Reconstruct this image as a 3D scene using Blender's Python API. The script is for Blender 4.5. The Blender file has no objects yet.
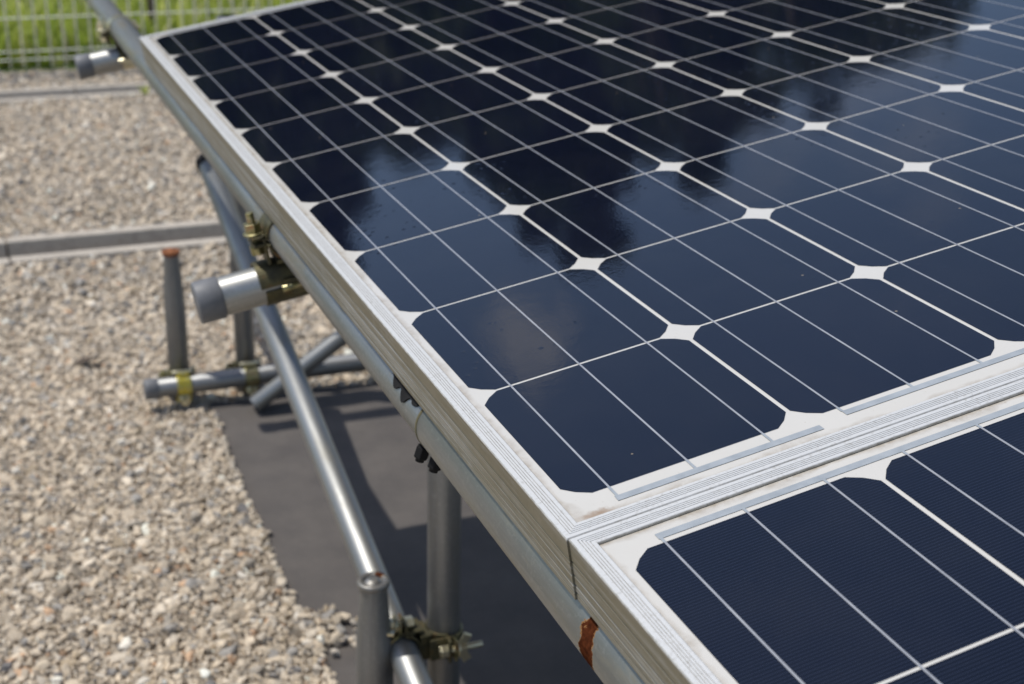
import bpy, math, random
import numpy as np
from mathutils import Vector, Matrix, noise

random.seed(7)
rng = np.random.default_rng(7)
R = math.radians
S = bpy.context.scene
COL = S.collection

# ------------------------------------------------------------------ camera, sky, sun
TILT = R(10.14)
H0 = 0.846                                   # height of the panels' low edge above the ground
cam_d = bpy.data.cameras.new('camera')
cam = bpy.data.objects.new('camera', cam_d)
COL.objects.link(cam)
RW = ((0.9282228855520162, -0.11998635318743267, 0.3521442173119832),
      (-0.37136273618393556, -0.3552764080709714, 0.8578277169934352),
      (0.022180913224421617, -0.9270285588464733, -0.37433415309260987))
m = Matrix.Identity(4)
for i in range(3):
    m[i][0] = RW[i][0]; m[i][1] = -RW[i][1]; m[i][2] = -RW[i][2]
m.translation = (-0.31122784, -0.66531956, 1.24231018)
cam.matrix_world = m
cam_d.sensor_width = 36
cam_d.lens = 1416.58 / 1024 * 36
cam_d.clip_start = 0.02
cam_d.clip_end = 500
cam_d.dof.use_dof = True
cam_d.dof.focus_distance = 0.90
cam_d.dof.aperture_fstop = 9.6
cam_d.dof.aperture_blades = 7
S.camera = cam

SUN = Vector((-0.331, 0.183, 0.8436)).normalized()
sun_el = math.asin(SUN.z)
sun_az = math.atan2(SUN.x, SUN.y)
w = bpy.data.worlds.new('World')
S.world = w
w.use_nodes = True
nt = w.node_tree
bg = nt.nodes['Background']
sky = nt.nodes.new('ShaderNodeTexSky')
sky.sky_type = 'NISHITA'
sky.sun_disc = False
sky.sun_elevation = sun_el
sky.sun_rotation = sun_az
sky.air_density = 1.0
sky.dust_density = 1.2
# soft broken cloud in the sky itself
tc = nt.nodes.new('ShaderNodeTexCoord')
mp = nt.nodes.new('ShaderNodeMapping'); mp.inputs['Scale'].default_value = (1, 1, 2.2)
mp.inputs['Location'].default_value = (0.31, 0.12, 0.45)
nz = nt.nodes.new('ShaderNodeTexNoise'); nz.inputs['Scale'].default_value = 3.6; nz.inputs['Detail'].default_value = 7; nz.inputs['Roughness'].default_value = 0.58
cr = nt.nodes.new('ShaderNodeValToRGB')
cr.color_ramp.elements[0].position = 0.57; cr.color_ramp.elements[0].color = (0, 0, 0, 1)
cr.color_ramp.elements[1].position = 0.74; cr.color_ramp.elements[1].color = (0.42, 0.42, 0.42, 1)
mx = nt.nodes.new('ShaderNodeMix'); mx.data_type = 'RGBA'
nt.links.new(tc.outputs['Generated'], mp.inputs['Vector'])
nt.links.new(mp.outputs['Vector'], nz.inputs['Vector'])
nt.links.new(nz.outputs['Fac'], cr.inputs['Fac'])
# one small ragged cloud low over the meadow
cdir = (math.sin(R(13.6)) * math.cos(R(28.2)), math.cos(R(13.6)) * math.cos(R(28.2)), math.sin(R(28.2)))
dst = nt.nodes.new('ShaderNodeVectorMath'); dst.operation = 'DISTANCE'; dst.inputs[1].default_value = cdir
nt.links.new(tc.outputs['Generated'], dst.inputs[0])
n2 = nt.nodes.new('ShaderNodeTexNoise'); n2.inputs['Scale'].default_value = 26; n2.inputs['Detail'].default_value = 6; n2.inputs['Roughness'].default_value = 0.6
nt.links.new(tc.outputs['Generated'], n2.inputs['Vector'])
def wm(op, a, b):
    q = nt.nodes.new('ShaderNodeMath'); q.operation = op
    for i_, v_ in enumerate((a, b)):
        if isinstance(v_, (int, float)): q.inputs[i_].default_value = v_
        else: nt.links.new(v_, q.inputs[i_])
    return q.outputs[0]
edge = wm('ADD', dst.outputs['Value'], wm('MULTIPLY', wm('SUBTRACT', n2.outputs['Fac'], 0.5), 0.11))
blob = nt.nodes.new('ShaderNodeMapRange'); blob.clamp = True
for i_, v_ in ((1, 0.040), (2, 0.012), (3, 0.0), (4, 0.5)): blob.inputs[i_].default_value = v_
nt.links.new(edge, blob.inputs[0])
nt.links.new(wm('MAXIMUM', cr.outputs['Color'], blob.outputs[0]), mx.inputs[0])
nt.links.new(sky.outputs['Color'], mx.inputs[6])
mx.inputs[7].default_value = (7.0, 6.8, 6.9, 1)
nt.links.new(mx.outputs[2], bg.inputs['Color'])
bg.inputs['Strength'].default_value = 0.14
sd = bpy.data.lights.new('sun', 'SUN')
sd.energy = 3.9
sd.angle = R(0.53)
sd.color = (1.0, 0.955, 0.88)
so = bpy.data.objects.new('sun', sd)
COL.objects.link(so)
so.rotation_mode = 'QUATERNION'
so.rotation_quaternion = SUN.to_track_quat('Z', 'Y')
so.location = SUN * 30
vs = S.view_settings
vs.view_transform = 'Standard'
vs.look = 'None'
vs.exposure = 0.0
vs.gamma = 1.0
vs.use_curve_mapping = False
S.cycles.max_bounces = 8
S.cycles.caustics_reflective = False
S.cycles.caustics_refractive = False

# ------------------------------------------------------------------ material helpers
class NT:
    def __init__(s, name):
        s.m = bpy.data.materials.new(name); s.m.use_nodes = True
        s.t = s.m.node_tree; s.b = s.t.nodes['Principled BSDF']
    def n(s, typ, **kw):
        nd = s.t.nodes.new(typ)
        for k, v in kw.items(): setattr(nd, k, v)
        return nd
    def l(s, a, b): s.t.links.new(a, b)
    def setv(s, **kw):
        for k, v in kw.items(): s.b.inputs[k.replace('_', ' ')].default_value = v
    def obj(s):
        return s.n('ShaderNodeTexCoord').outputs['Object']
    def mapping(s, vec, scale=(1, 1, 1), loc=(0, 0, 0)):
        mp = s.n('ShaderNodeMapping'); mp.inputs['Scale'].default_value = scale; mp.inputs['Location'].default_value = loc
        s.l(vec, mp.inputs['Vector']); return mp.outputs['Vector']
    def noise(s, vec, scale, detail=4, rough=0.55, dist=0.0):
        nd = s.n('ShaderNodeTexNoise')
        nd.inputs['Scale'].default_value = scale; nd.inputs['Detail'].default_value = detail
        nd.inputs['Roughness'].default_value = rough; nd.inputs['Distortion'].default_value = dist
        s.l(vec, nd.inputs['Vector']); return nd.outputs['Fac']
    def ramp(s, fac, stops):
        r = s.n('ShaderNodeValToRGB'); e = r.color_ramp.elements
        while len(e) < len(stops): e.new(0.5)
        for el, (p, c) in zip(e, stops):
            el.position = p
            el.color = (c, c, c, 1) if isinstance(c, (int, float)) else (*c, 1)
        s.l(fac, r.inputs['Fac']); return r.outputs['Color']
    def math(s, op, a, b=None, c=None):
        nd = s.n('ShaderNodeMath', operation=op)
        for i, v in enumerate((a, b, c)):
            if v is None: continue
            if isinstance(v, (int, float)): nd.inputs[i].default_value = v
            else: s.l(v, nd.inputs[i])
        return nd.outputs[0]
    def mix(s, fac, a, b, blend='MIX'):
        nd = s.n('ShaderNodeMix', data_type='RGBA', blend_type=blend)
        for i, v in ((0, fac), (6, a), (7, b)):
            if isinstance(v, (int, float)): nd.inputs[i].default_value = v
            elif isinstance(v, tuple): nd.inputs[i].default_value = (*v, 1)
            else: s.l(v, nd.inputs[i])
        return nd.outputs[2]
    def color(s, c):
        if isinstance(c, tuple): s.b.inputs['Base Color'].default_value = (*c, 1)
        else: s.l(c, s.b.inputs['Base Color'])
    def bump(s, h, strength=0.3, dist=0.001, sock='Normal'):
        b = s.n('ShaderNodeBump'); b.inputs['Strength'].default_value = strength; b.inputs['Distance'].default_value = dist
        s.l(h, b.inputs['Height']); s.l(b.outputs['Normal'], s.b.inputs[sock])
    def sep(s, vec):
        x = s.n('ShaderNodeSeparateXYZ'); s.l(vec, x.inputs[0]); return x.outputs

M = {}

def glassy(k, rough=0.036):
    k.setv(Specular_IOR_Level=0.0, Coat_Weight=1.0, Coat_Roughness=rough, Coat_IOR=1.5, Roughness=0.6)
    v = k.n('ShaderNodeNewGeometry').outputs['Position']
    a = k.noise(v, 420, 2, 0.5)
    b = k.noise(v, 70, 2, 0.5)
    h = k.math('ADD', k.math('MULTIPLY', a, 0.5), b)
    vo = k.n('ShaderNodeTexVoronoi'); vo.inputs['Scale'].default_value = 130; k.l(v, vo.inputs['Vector'])
    patch = k.ramp(k.noise(v, 6, 3, 0.6), [(0.48, 0.0), (0.60, 1.0)])
    on = k.math('MULTIPLY', k.math('GREATER_THAN', k.sep(vo.outputs['Color'])[1], 0.72), patch)
    drop = k.math('MULTIPLY', k.math('MAXIMUM', k.math('SUBTRACT', 0.30, vo.outputs['Distance']), 0.0), on)
    h = k.math('ADD', h, k.math('MULTIPLY', drop, 9.0))
    k.bump(h, 0.17, 0.00024, 'Coat Normal')

# dark blue mono cell with hair-fine printed fingers
k = NT('solar_cell'); v = k.obj(); x, y, z = k.sep(v)[0:3]
oi = k.n('ShaderNodeObjectInfo')
fr = k.math('FRACT', k.math('DIVIDE', y, 0.0025))
fing = k.math('LESS_THAN', fr, 0.17)
basec = k.mix(oi.outputs['Random'], (0.0014, 0.0021, 0.0068), (0.0026, 0.0035, 0.0102))
c = k.mix(k.math('MULTIPLY', fing, 0.55), basec, (0.026, 0.034, 0.064))
pos = k.n('ShaderNodeNewGeometry').outputs['Position']
vor = k.n('ShaderNodeTexVoronoi'); vor.inputs['Scale'].default_value = 55; k.l(pos, vor.inputs['Vector'])
sel = k.sep(vor.outputs['Color'])[0]
speck = k.math('MULTIPLY', k.math('LESS_THAN', vor.outputs['Distance'], 0.055), k.math('GREATER_THAN', sel, 0.88))
film = k.ramp(k.noise(pos, 9, 5, 0.65), [(0.45, 0.0), (0.75, 0.010)])
c = k.mix(film, c, (0.35, 0.33, 0.30))
c = k.mix(k.math('MULTIPLY', speck, 0.5), c, (0.32, 0.26, 0.17))
k.color(c); glassy(k); M['cell'] = k.m

k = NT('tab_wire'); v = k.obj()
k.color(k.ramp(k.noise(v, 60, 3), [(0.3, (0.23, 0.24, 0.265)), (0.7, (0.31, 0.32, 0.34))])); glassy(k); M['tab'] = k.m
k = NT('bus_ribbon'); v = k.obj()
k.color(k.ramp(k.noise(v, 90, 3), [(0.3, (0.255, 0.28, 0.30)), (0.7, (0.32, 0.345, 0.365))])); glassy(k); M['ribbon'] = k.m

# white backsheet seen through the glass, dust drawn up along the frame
PX0, PX1 = -0.0055, 0.9565
def backsheet_mat(name, y0, y1):
    k = NT(name); v = k.obj(); s = k.sep(v)
    d = k.math('MINIMUM', k.math('MINIMUM', k.math('SUBTRACT', s[0], PX0), k.math('SUBTRACT', PX1, s[0])),
               k.math('MINIMUM', k.math('SUBTRACT', s[1], y0), k.math('SUBTRACT', y1, s[1])))
    n1 = k.noise(v, 130, 5, 0.7); n2 = k.noise(v, 22, 3, 0.6)
    wid = k.math('ADD', 0.0005, k.math('MULTIPLY', k.math('POWER', n2, 2.6), 0.030))
    edge = k.math('SUBTRACT', 1.0, k.math('MINIMUM', k.math('DIVIDE', d, wid), 1.0))
    dirt = k.math('MULTIPLY', edge, k.ramp(n1, [(0.35, 0.25), (0.65, 1.0)]))
    c = k.mix(k.ramp(k.noise(v, 14, 4), [(0.3, 0.0), (0.75, 0.22)]), (0.515, 0.50, 0.465), (0.43, 0.405, 0.355))
    c = k.mix(k.math('MULTIPLY', dirt, 0.8), c, (0.24, 0.19, 0.13))
    sd_ = k.n('ShaderNodeVectorMath', operation='DISTANCE'); k.l(k.mapping(v, (0.6, 1.6, 1), (-0.010 * 0.6, 0.0205 * 1.6, 0)), sd_.inputs[0]); sd_.inputs[1].default_value = (0, 0, 0)
    sm_ = k.math('ADD', sd_.outputs['Value'], k.math('MULTIPLY', k.math('SUBTRACT', n1, 0.5), 0.018))
    c = k.mix(k.ramp(sm_, [(0.002, 0.8), (0.0075, 0.0)]), c, (0.22, 0.13, 0.06))
    spot = k.ramp(k.noise(v, 330, 2, 0.6), [(0.70, 0.0), (0.76, 0.6)])
    c = k.mix(spot, c, (0.30, 0.25, 0.18))
    k.color(c); glassy(k, 0.06); return k.m

# anodised frame: clean on top, grimy streaks and algae on the outer side
k = NT('frame_aluminium'); v = k.obj(); s = k.sep(v)
streak = k.noise(k.mapping(v, (90, 5, 260)), 1.0, 5, 0.65)
blot = k.noise(v, 34, 5, 0.7)
fine = k.noise(v, 420, 3, 0.6)
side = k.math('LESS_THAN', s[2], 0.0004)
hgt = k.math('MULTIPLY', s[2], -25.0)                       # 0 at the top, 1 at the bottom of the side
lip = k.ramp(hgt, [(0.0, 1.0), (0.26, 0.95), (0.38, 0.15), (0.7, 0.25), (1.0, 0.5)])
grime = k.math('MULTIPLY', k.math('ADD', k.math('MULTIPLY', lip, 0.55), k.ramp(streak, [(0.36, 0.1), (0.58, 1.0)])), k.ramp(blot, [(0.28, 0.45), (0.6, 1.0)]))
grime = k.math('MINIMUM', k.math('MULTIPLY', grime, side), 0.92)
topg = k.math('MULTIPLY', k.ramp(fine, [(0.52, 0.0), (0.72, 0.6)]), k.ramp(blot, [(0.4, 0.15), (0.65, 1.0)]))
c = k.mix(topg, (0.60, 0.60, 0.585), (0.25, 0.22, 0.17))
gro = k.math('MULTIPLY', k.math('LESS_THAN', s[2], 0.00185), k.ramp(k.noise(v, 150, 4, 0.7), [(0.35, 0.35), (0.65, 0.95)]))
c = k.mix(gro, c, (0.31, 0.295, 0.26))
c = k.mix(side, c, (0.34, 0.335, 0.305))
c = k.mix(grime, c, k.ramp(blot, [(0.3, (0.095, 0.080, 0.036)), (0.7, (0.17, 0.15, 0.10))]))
k.color(c)
k.l(k.math('MULTIPLY', k.math('SUBTRACT', 1.0, k.math('MAXIMUM', grime, k.math('MULTIPLY', side, 0.4))), 0.30), k.b.inputs['Metallic'])
k.setv(Roughness=0.42)
k.bump(k.noise(k.mapping(v, (600, 30, 600)), 1.0, 3), 0.25, 0.0003); M['frame'] = k.m
k = NT('groove_dirt'); k.color((0.09, 0.08, 0.04)); k.setv(Roughness=0.9); M['groove'] = k.m

def galv(name, base=(0.33, 0.335, 0.33), dark=(0.20, 0.205, 0.205), rough=0.46, metal=0.9, rust=None, dirt=0.4):
    k = NT(name); v = k.obj()
    a = k.noise(k.mapping(v, (55, 55, 3.5)), 1.0, 6, 0.7)
    b = k.noise(v, 260, 3, 0.6)
    c = k.mix(k.ramp(a, [(0.3, 0.0), (0.7, 1.0)]), dark, base)
    c = k.mix(k.ramp(b, [(0.55, 0.0), (0.75, 0.22)]), c, (0.55, 0.55, 0.53))
    dt = k.math('MULTIPLY', k.ramp(k.noise(k.mapping(v, (38, 38, 7)), 1.0, 7, 0.72), [(0.50, 0.0), (0.62, 1.0)]), dirt)
    c = k.mix(dt, c, (0.15, 0.135, 0.095))
    met = k.math('SUBTRACT', metal, k.math('MULTIPLY', dt, 0.6))
    if rust:
        (rx, ry, rz), rad, st = rust
        d = k.n('ShaderNodeVectorMath', operation='DISTANCE')
        mpd = k.mapping(v, st, (-rx * st[0], -ry * st[1], -rz * st[2])); k.l(mpd, d.inputs[0]); d.inputs[1].default_value = (0, 0, 0)
        dd = k.math('ADD', d.outputs['Value'], k.math('MULTIPLY', k.math('SUBTRACT', k.noise(v, 110, 5, 0.7), 0.5), rad * 2.4))
        rm = k.math('LESS_THAN', dd, rad)
        halo = k.math('LESS_THAN', dd, rad * 1.12)
        c = k.mix(halo, c, (0.21, 0.115, 0.05))
        c = k.mix(rm, c, k.ramp(k.noise(v, 240, 4, 0.7), [(0.35, (0.032, 0.010, 0.005)), (0.7, (0.090, 0.027, 0.011))]))
        met = k.math('MULTIPLY', met, k.math('SUBTRACT', 1.0, halo))
    k.color(c); k.l(met, k.b.inputs['Metallic'])
    rgh = k.ramp(a, [(0.3, rough + 0.10), (0.7, rough - 0.06)])
    if rust:
        rgh = k.math('MAXIMUM', rgh, halo)
        k.l(k.math('MULTIPLY', k.math('SUBTRACT', 1.0, halo), 0.5), k.b.inputs['Specular IOR Level'])
    k.l(rgh, k.b.inputs['Roughness'])
    k.bump(b, 0.08, 0.0003)
    return k.m
M['galv'] = galv('galvanised_steel')
M['galv_dull'] = galv('dull_galvanised_steel', (0.27, 0.275, 0.28), (0.17, 0.175, 0.18), 0.48, 0.85)
M['galv_purlin'] = galv('weathered_galvanised_steel', (0.30, 0.31, 0.31), (0.17, 0.18, 0.17), 0.42, 0.85,
                        rust=((-0.0211, -0.0050, 1.4430), 0.0090, (0.52, 0.52, 1.1)), dirt=0.8)
k = NT('grey_plastic'); k.color(k.ramp(k.noise(k.obj(), 60), [(0.3, (0.115, 0.12, 0.13)), (0.7, (0.15, 0.155, 0.165))])); k.setv(Roughness=0.55); M['plastic'] = k.m
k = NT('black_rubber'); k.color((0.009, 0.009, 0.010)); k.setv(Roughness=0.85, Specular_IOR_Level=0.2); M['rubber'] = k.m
k = NT('yellow_zinc'); v = k.obj(); a = k.noise(v, 110, 5, 0.7); b = k.noise(v, 45, 3)
c = k.ramp(a, [(0.32, (0.10, 0.11, 0.09)), (0.45, (0.26, 0.235, 0.10)), (0.56, (0.36, 0.33, 0.20)), (0.68, (0.30, 0.13, 0.05))])
k.color(c); k.setv(Metallic=0.85, Roughness=0.34); M['zinc'] = k.m
k = NT('vivid_yellow_zinc'); v = k.obj(); a = k.noise(v, 90, 4, 0.65)
k.color(k.ramp(a, [(0.35, (0.30, 0.31, 0.20)), (0.5, (0.55, 0.47, 0.07)), (0.68, (0.40, 0.33, 0.05))])); k.setv(Metallic=0.6, Roughness=0.36); M['zinc_vivid'] = k.m
k = NT('dull_zinc'); v = k.obj(); a = k.noise(v, 60, 4, 0.65)
k.color(k.ramp(a, [(0.3, (0.045, 0.042, 0.03)), (0.55, (0.10, 0.09, 0.045)), (0.72, (0.15, 0.065, 0.025))])); k.setv(Metallic=0.6, Roughness=0.5); M['zinc_dull'] = k.m
k = NT('bright_zinc'); k.color((0.62, 0.58, 0.42)); k.setv(Metallic=0.9, Roughness=0.28); M['zinc_bright'] = k.m
k = NT('rust'); k.color(k.ramp(k.noise(k.obj(), 120, 4), [(0.3, (0.12, 0.04, 0.015)), (0.7, (0.30, 0.11, 0.04))])); k.setv(Roughness=0.9); M['rust'] = k.m

k = NT('gravel_stone'); at = k.n('ShaderNodeAttribute', attribute_name='tint')
pos = k.n('ShaderNodeNewGeometry').outputs['Position']
c = k.mix(k.ramp(k.noise(pos, 260, 4, 0.7), [(0.35, 0.45), (0.65, 0.0)]), at.outputs['Color'], (0.16, 0.14, 0.12))
k.color(c); k.setv(Roughness=0.9, Specular_IOR_Level=0.25); k.bump(k.noise(pos, 500, 3, 0.6), 0.5, 0.001); M['stone'] = k.m
k = NT('ground_grit'); pos = k.n('ShaderNodeNewGeometry').outputs['Position']
vo = k.n('ShaderNodeTexVoronoi'); vo.inputs['Scale'].default_value = 75; k.l(pos, vo.inputs['Vector'])
cc = k.ramp(k.sep(vo.outputs['Color'])[0], [(0.0, (0.34, 0.30, 0.245)), (0.5, (0.45, 0.395, 0.325)), (1.0, (0.54, 0.48, 0.40))])
k.color(k.mix(k.ramp(k.noise(pos, 7, 4), [(0.35, 0.0), (0.7, 0.4)]), cc, (0.22, 0.19, 0.15))); k.setv(Roughness=0.95)
k.bump(vo.outputs['Distance'], 0.8, -0.006); M['grit'] = k.m
k = NT('grass_soil'); pos = k.n('ShaderNodeNewGeometry').outputs['Position']
k.color(k.ramp(k.noise(pos, 3, 6, 0.7), [(0.3, (0.035, 0.055, 0.012)), (0.55, (0.07, 0.11, 0.02)), (0.75, (0.10, 0.10, 0.04))])); k.setv(Roughness=1.0); M['soil'] = k.m
k = NT('weed_mat'); pos = k.n('ShaderNodeNewGeometry').outputs['Position']
wv = k.noise(pos, 900, 2, 0.5); dust = k.math('ADD', k.ramp(k.noise(pos, 6, 7, 0.7), [(0.35, 0.0), (0.7, 0.45)]), k.ramp(k.noise(pos, 160, 3, 0.7), [(0.6, 0.0), (0.72, 0.35)]))
k.color(k.mix(dust, (0.063, 0.056, 0.052), (0.145, 0.127, 0.11))); k.setv(Roughness=0.85); k.bump(wv, 0.3, 0.0006); M['mat'] = k.m
k = NT('concrete'); pos = k.n('ShaderNodeNewGeometry').outputs['Position']
k.color(k.ramp(k.noise(pos, 28, 6, 0.7), [(0.3, (0.30, 0.265, 0.22)), (0.55, (0.44, 0.395, 0.335)), (0.75, (0.30, 0.25, 0.19))])); k.setv(Roughness=0.95)
k.bump(k.noise(pos, 300, 3), 0.4, 0.001); M['concrete'] = k.m
k = NT('fence_wire'); k.color((0.80, 0.81, 0.74)); k.setv(Roughness=0.5); M['wire'] = k.m
k = NT('weathered_wood'); k.color(k.ramp(k.noise(k.mapping(k.obj(), (60, 60, 4)), 1.0, 4), [(0.3, (0.10, 0.075, 0.055)), (0.7, (0.18, 0.14, 0.105))])); k.setv(Roughness=0.9); M['wood'] = k.m
k = NT('bark'); k.color(k.ramp(k.noise(k.mapping(k.obj(), (9, 9, 2)), 1.0, 5), [(0.3, (0.05, 0.04, 0.03)), (0.7, (0.12, 0.10, 0.08))])); k.setv(Roughness=0.95); M['bark'] = k.m
def leaf_mat(name, stops, attr=True):
    k = NT(name); at = k.n('ShaderNodeAttribute', attribute_name='tint')
    c = k.ramp(k.sep(at.outputs['Color'])[0], stops)
    k.color(c); k.setv(Roughness=0.55, Specular_IOR_Level=0.3)
    tr = k.n('ShaderNodeBsdfTranslucent'); k.l(c, tr.inputs['Color'])
    ms = k.n('ShaderNodeMixShader'); ms.inputs[0].default_value = 0.52 if name == 'grass_blades' else 0.4
    out = k.t.nodes['Material Output']
    k.l(k.b.outputs[0], ms.inputs[1]); k.l(tr.outputs[0], ms.inputs[2]); k.l(ms.outputs[0], out.inputs['Surface'])
    return k.m
M['grass'] = leaf_mat('grass_blades', [(0.0, (0.09, 0.14, 0.018)), (0.3, (0.30, 0.39, 0.06)), (0.6, (0.54, 0.59, 0.13)), (0.85, (0.66, 0.68, 0.24)), (1.0, (0.72, 0.64, 0.42))])
M['leaf'] = leaf_mat('tree_leaves', [(0.0, (0.025, 0.045, 0.012)), (0.6, (0.045, 0.075, 0.018)), (1.0, (0.07, 0.10, 0.03))])

# ------------------------------------------------------------------ object helpers
def thing(name, label, cat, mat4=None, loc=None, group=None):
    o = bpy.data.objects.new(name, None); COL.objects.link(o)
    o.empty_display_size = 0.05
    if mat4 is not None: o.matrix_world = mat4
    if loc is not None: o.location = loc
    o['label'] = label; o['category'] = cat
    if group: o['group'] = group
    return o

def tag(o, label=None, cat=None, group=None, kind=None):
    if label: o['label'] = label
    if cat: o['category'] = cat
    if group: o['group'] = group
    if kind: o['kind'] = kind
    return o

class MB:
    """collects verts and faces of ONE mesh"""
    def __init__(s): s.v = []; s.f = []; s.sm = []
    def add(s, vs, fs, smooth=False):
        o = len(s.v); s.v += [tuple(p) for p in vs]
        s.f += [tuple(i + o for i in f) for f in fs]; s.sm += [smooth] * len(fs)
    def box(s, c, d, mat=None):
        x, y, z = (q / 2 for q in d)
        vs = [Vector((a * x, b * y, e * z)) for a in (-1, 1) for b in (-1, 1) for e in (-1, 1)]
        if mat: vs = [mat @ q for q in vs]
        vs = [q + Vector(c) for q in vs]
        s.add(vs, [(0, 1, 3, 2), (4, 6, 7, 5), (0, 4, 5, 1), (2, 3, 7, 6), (0, 2, 6, 4), (1, 5, 7, 3)])
    def lathe(s, prof, n=40, org=(0, 0, 0), mat=None, caps=True, smooth=True):
        """prof = [(r, z)...] spun round local z"""
        vs = []
        for r, z in prof:
            for i in range(n):
                t = 2 * math.pi * i / n
                q = Vector((r * math.cos(t), r * math.sin(t), z))
                if mat: q = mat @ q
                vs.append(q + Vector(org))
        fs = []
        for j in range(len(prof) - 1):
            for i in range(n):
                a = j * n + i; b = j * n + (i + 1) % n
                fs.append((a, b, b + n, a + n))
        s.add(vs, fs, smooth)
        if caps:
            o = len(s.v) - len(vs)
            s.f.append(tuple(o + i for i in range(n))[::-1]); s.sm.append(False)
            s.f.append(tuple(o + (len(prof) - 1) * n + i for i in range(n))); s.sm.append(False)
    def cyl(s, p0, p1, r, n=24):
        p0 = Vector(p0); d = Vector(p1) - p0
        s.lathe([(r, 0), (r, d.length)], n, p0, d.to_track_quat('Z', 'Y').to_matrix())
    def prism(s, poly, z0, z1, mat=None, org=(0, 0, 0)):
        n = len(poly)
        vs = [Vector((x, y, z0)) for x, y in poly] + [Vector((x, y, z1)) for x, y in poly]
        if mat: vs = [mat @ q for q in vs]
        vs = [q + Vector(org) for q in vs]
        s.add(vs, [tuple(range(n))[::-1], tuple(range(n, 2 * n))] + [(i, (i + 1) % n, (i + 1) % n + n, i + n) for i in range(n)])
    def build(s, name, mat, parent=None, bevel=0):
        me = bpy.data.meshes.new(name)
        me.from_pydata(s.v, [], s.f)
        me.polygons.foreach_set('use_smooth', s.sm)
        me.materials.append(mat)
        me.update()
        o = bpy.data.objects.new(name, me); COL.objects.link(o)
        if parent: o.parent = parent
        if bevel:
            bv = o.modifiers.new('bevel', 'BEVEL'); bv.width = bevel; bv.segments = 2; bv.limit_method = 'ANGLE'
        return o

def panel_matrix():
    return Matrix.Translation((0, 0, H0)) @ Matrix.Rotation(-TILT, 4, 'Y')
PM = panel_matrix()
XP = (PM.to_3x3() @ Vector((1, 0, 0))); ZP = (PM.to_3x3() @ Vector((0, 0, 1)))
def P2W(x, y, z): return PM @ Vector((x, y, z))

# ------------------------------------------------------------------ setting: ground
def sheet(name, x0, x1, y0, y1, z, mat, nx=1, ny=1, fz=None):
    b = MB(); vs = []
    for j in range(ny + 1):
        for i in range(nx + 1):
            x = x0 + (x1 - x0) * i / nx; y = y0 + (y1 - y0) * j / ny
            vs.append((x, y, z + (fz(x, y) if fz else 0)))
    b.add(vs, [(j * (nx + 1) + i, j * (nx + 1) + i + 1, (j + 1) * (nx + 1) + i + 1, (j + 1) * (nx + 1) + i) for j in range(ny) for i in range(nx)], True)
    return b.build(name, mat)
tag(sheet('ground', -120, 120, -60, 250, -0.16, M['grit']), kind='structure')
GUT = [(3.105, 3.325), (5.10, 5.32)]
def gravel_bed():
    """bed of grit with the two gutter slots left open"""
    b = MB()
    def quad(y0, y1):
        b.box((0, (y0 + y1) / 2, -0.0815), (24, y1 - y0, 0.155))
    quad(-6, GUT[0][0] - 0.001); quad(GUT[0][1] + 0.001, GUT[1][0] - 0.001); quad(GUT[1][1] + 0.001, 5.72)
    return b.build('gravel_bed', M['grit'])
tag(gravel_bed(), kind='structure')
tag(sheet('grass_field', -60, 60, 5.72, 160, -0.004, M['soil']), kind='structure')

# gravel stones: real rocks, one mesh of loose ground cover
def ico(sub):
    t = (1 + 5 ** 0.5) / 2
    v = [(-1, t, 0), (1, t, 0), (-1, -t, 0), (1, -t, 0), (0, -1, t), (0, 1, t), (0, -1, -t), (0, 1, -t), (t, 0, -1), (t, 0, 1), (-t, 0, -1), (-t, 0, 1)]
    f = [(0, 11, 5), (0, 5, 1), (0, 1, 7), (0, 7, 10), (0, 10, 11), (1, 5, 9), (5, 11, 4), (11, 10, 2), (10, 7, 6), (7, 1, 8), (3, 9, 4), (3, 4, 2), (3, 2, 6), (3, 6, 8), (3, 8, 9), (4, 9, 5), (2, 4, 11), (6, 2, 10), (8, 6, 7), (9, 8, 1)]
    v = [np.array(p) / np.linalg.norm(p) for p in v]
    for _ in range(sub):
        c = {}; nf = []
        def mid(a, b):
            key = (min(a, b), max(a, b))
            if key not in c:
                q = v[a] + v[b]; v.append(q / np.linalg.norm(q)); c[key] = len(v) - 1
            return c[key]
        for a, b, d in f:
            x, y, z = mid(a, b), mid(b, d), mid(d, a)
            nf += [(a, x, z), (b, y, x), (d, z, y), (x, y, z)]
        f = nf
    return np.array(v), np.array(f)

def rock_protos(sub, n):
    V, F = ico(sub); out = []
    for i in range(n):
        P = V.copy()
        for _ in range(11):                      # cut the ball with random planes: broken, angular faces
            d = rng.normal(size=3); d /= np.linalg.norm(d)
            h = rng.uniform(0.36, 0.74); s = P @ d
            P = P - np.maximum(s - h, 0)[:, None] * d * 0.93
        P *= 1 + 0.06 * rng.normal(size=(len(P), 1))
        P *= np.array([1.2, rng.uniform(0.72, 1.1), rng.uniform(0.6, 0.9)])
        out.append(P)
    return out, F

TARP_Y1 = 2.055
def tarp_edge(y): return 0.106 + 0.018 * np.clip((y - 1.66) / 0.32, 0, 1.3) + 0.0025 * np.sin(y * 9) + 0.0012 * np.sin(y * 31)

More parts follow.
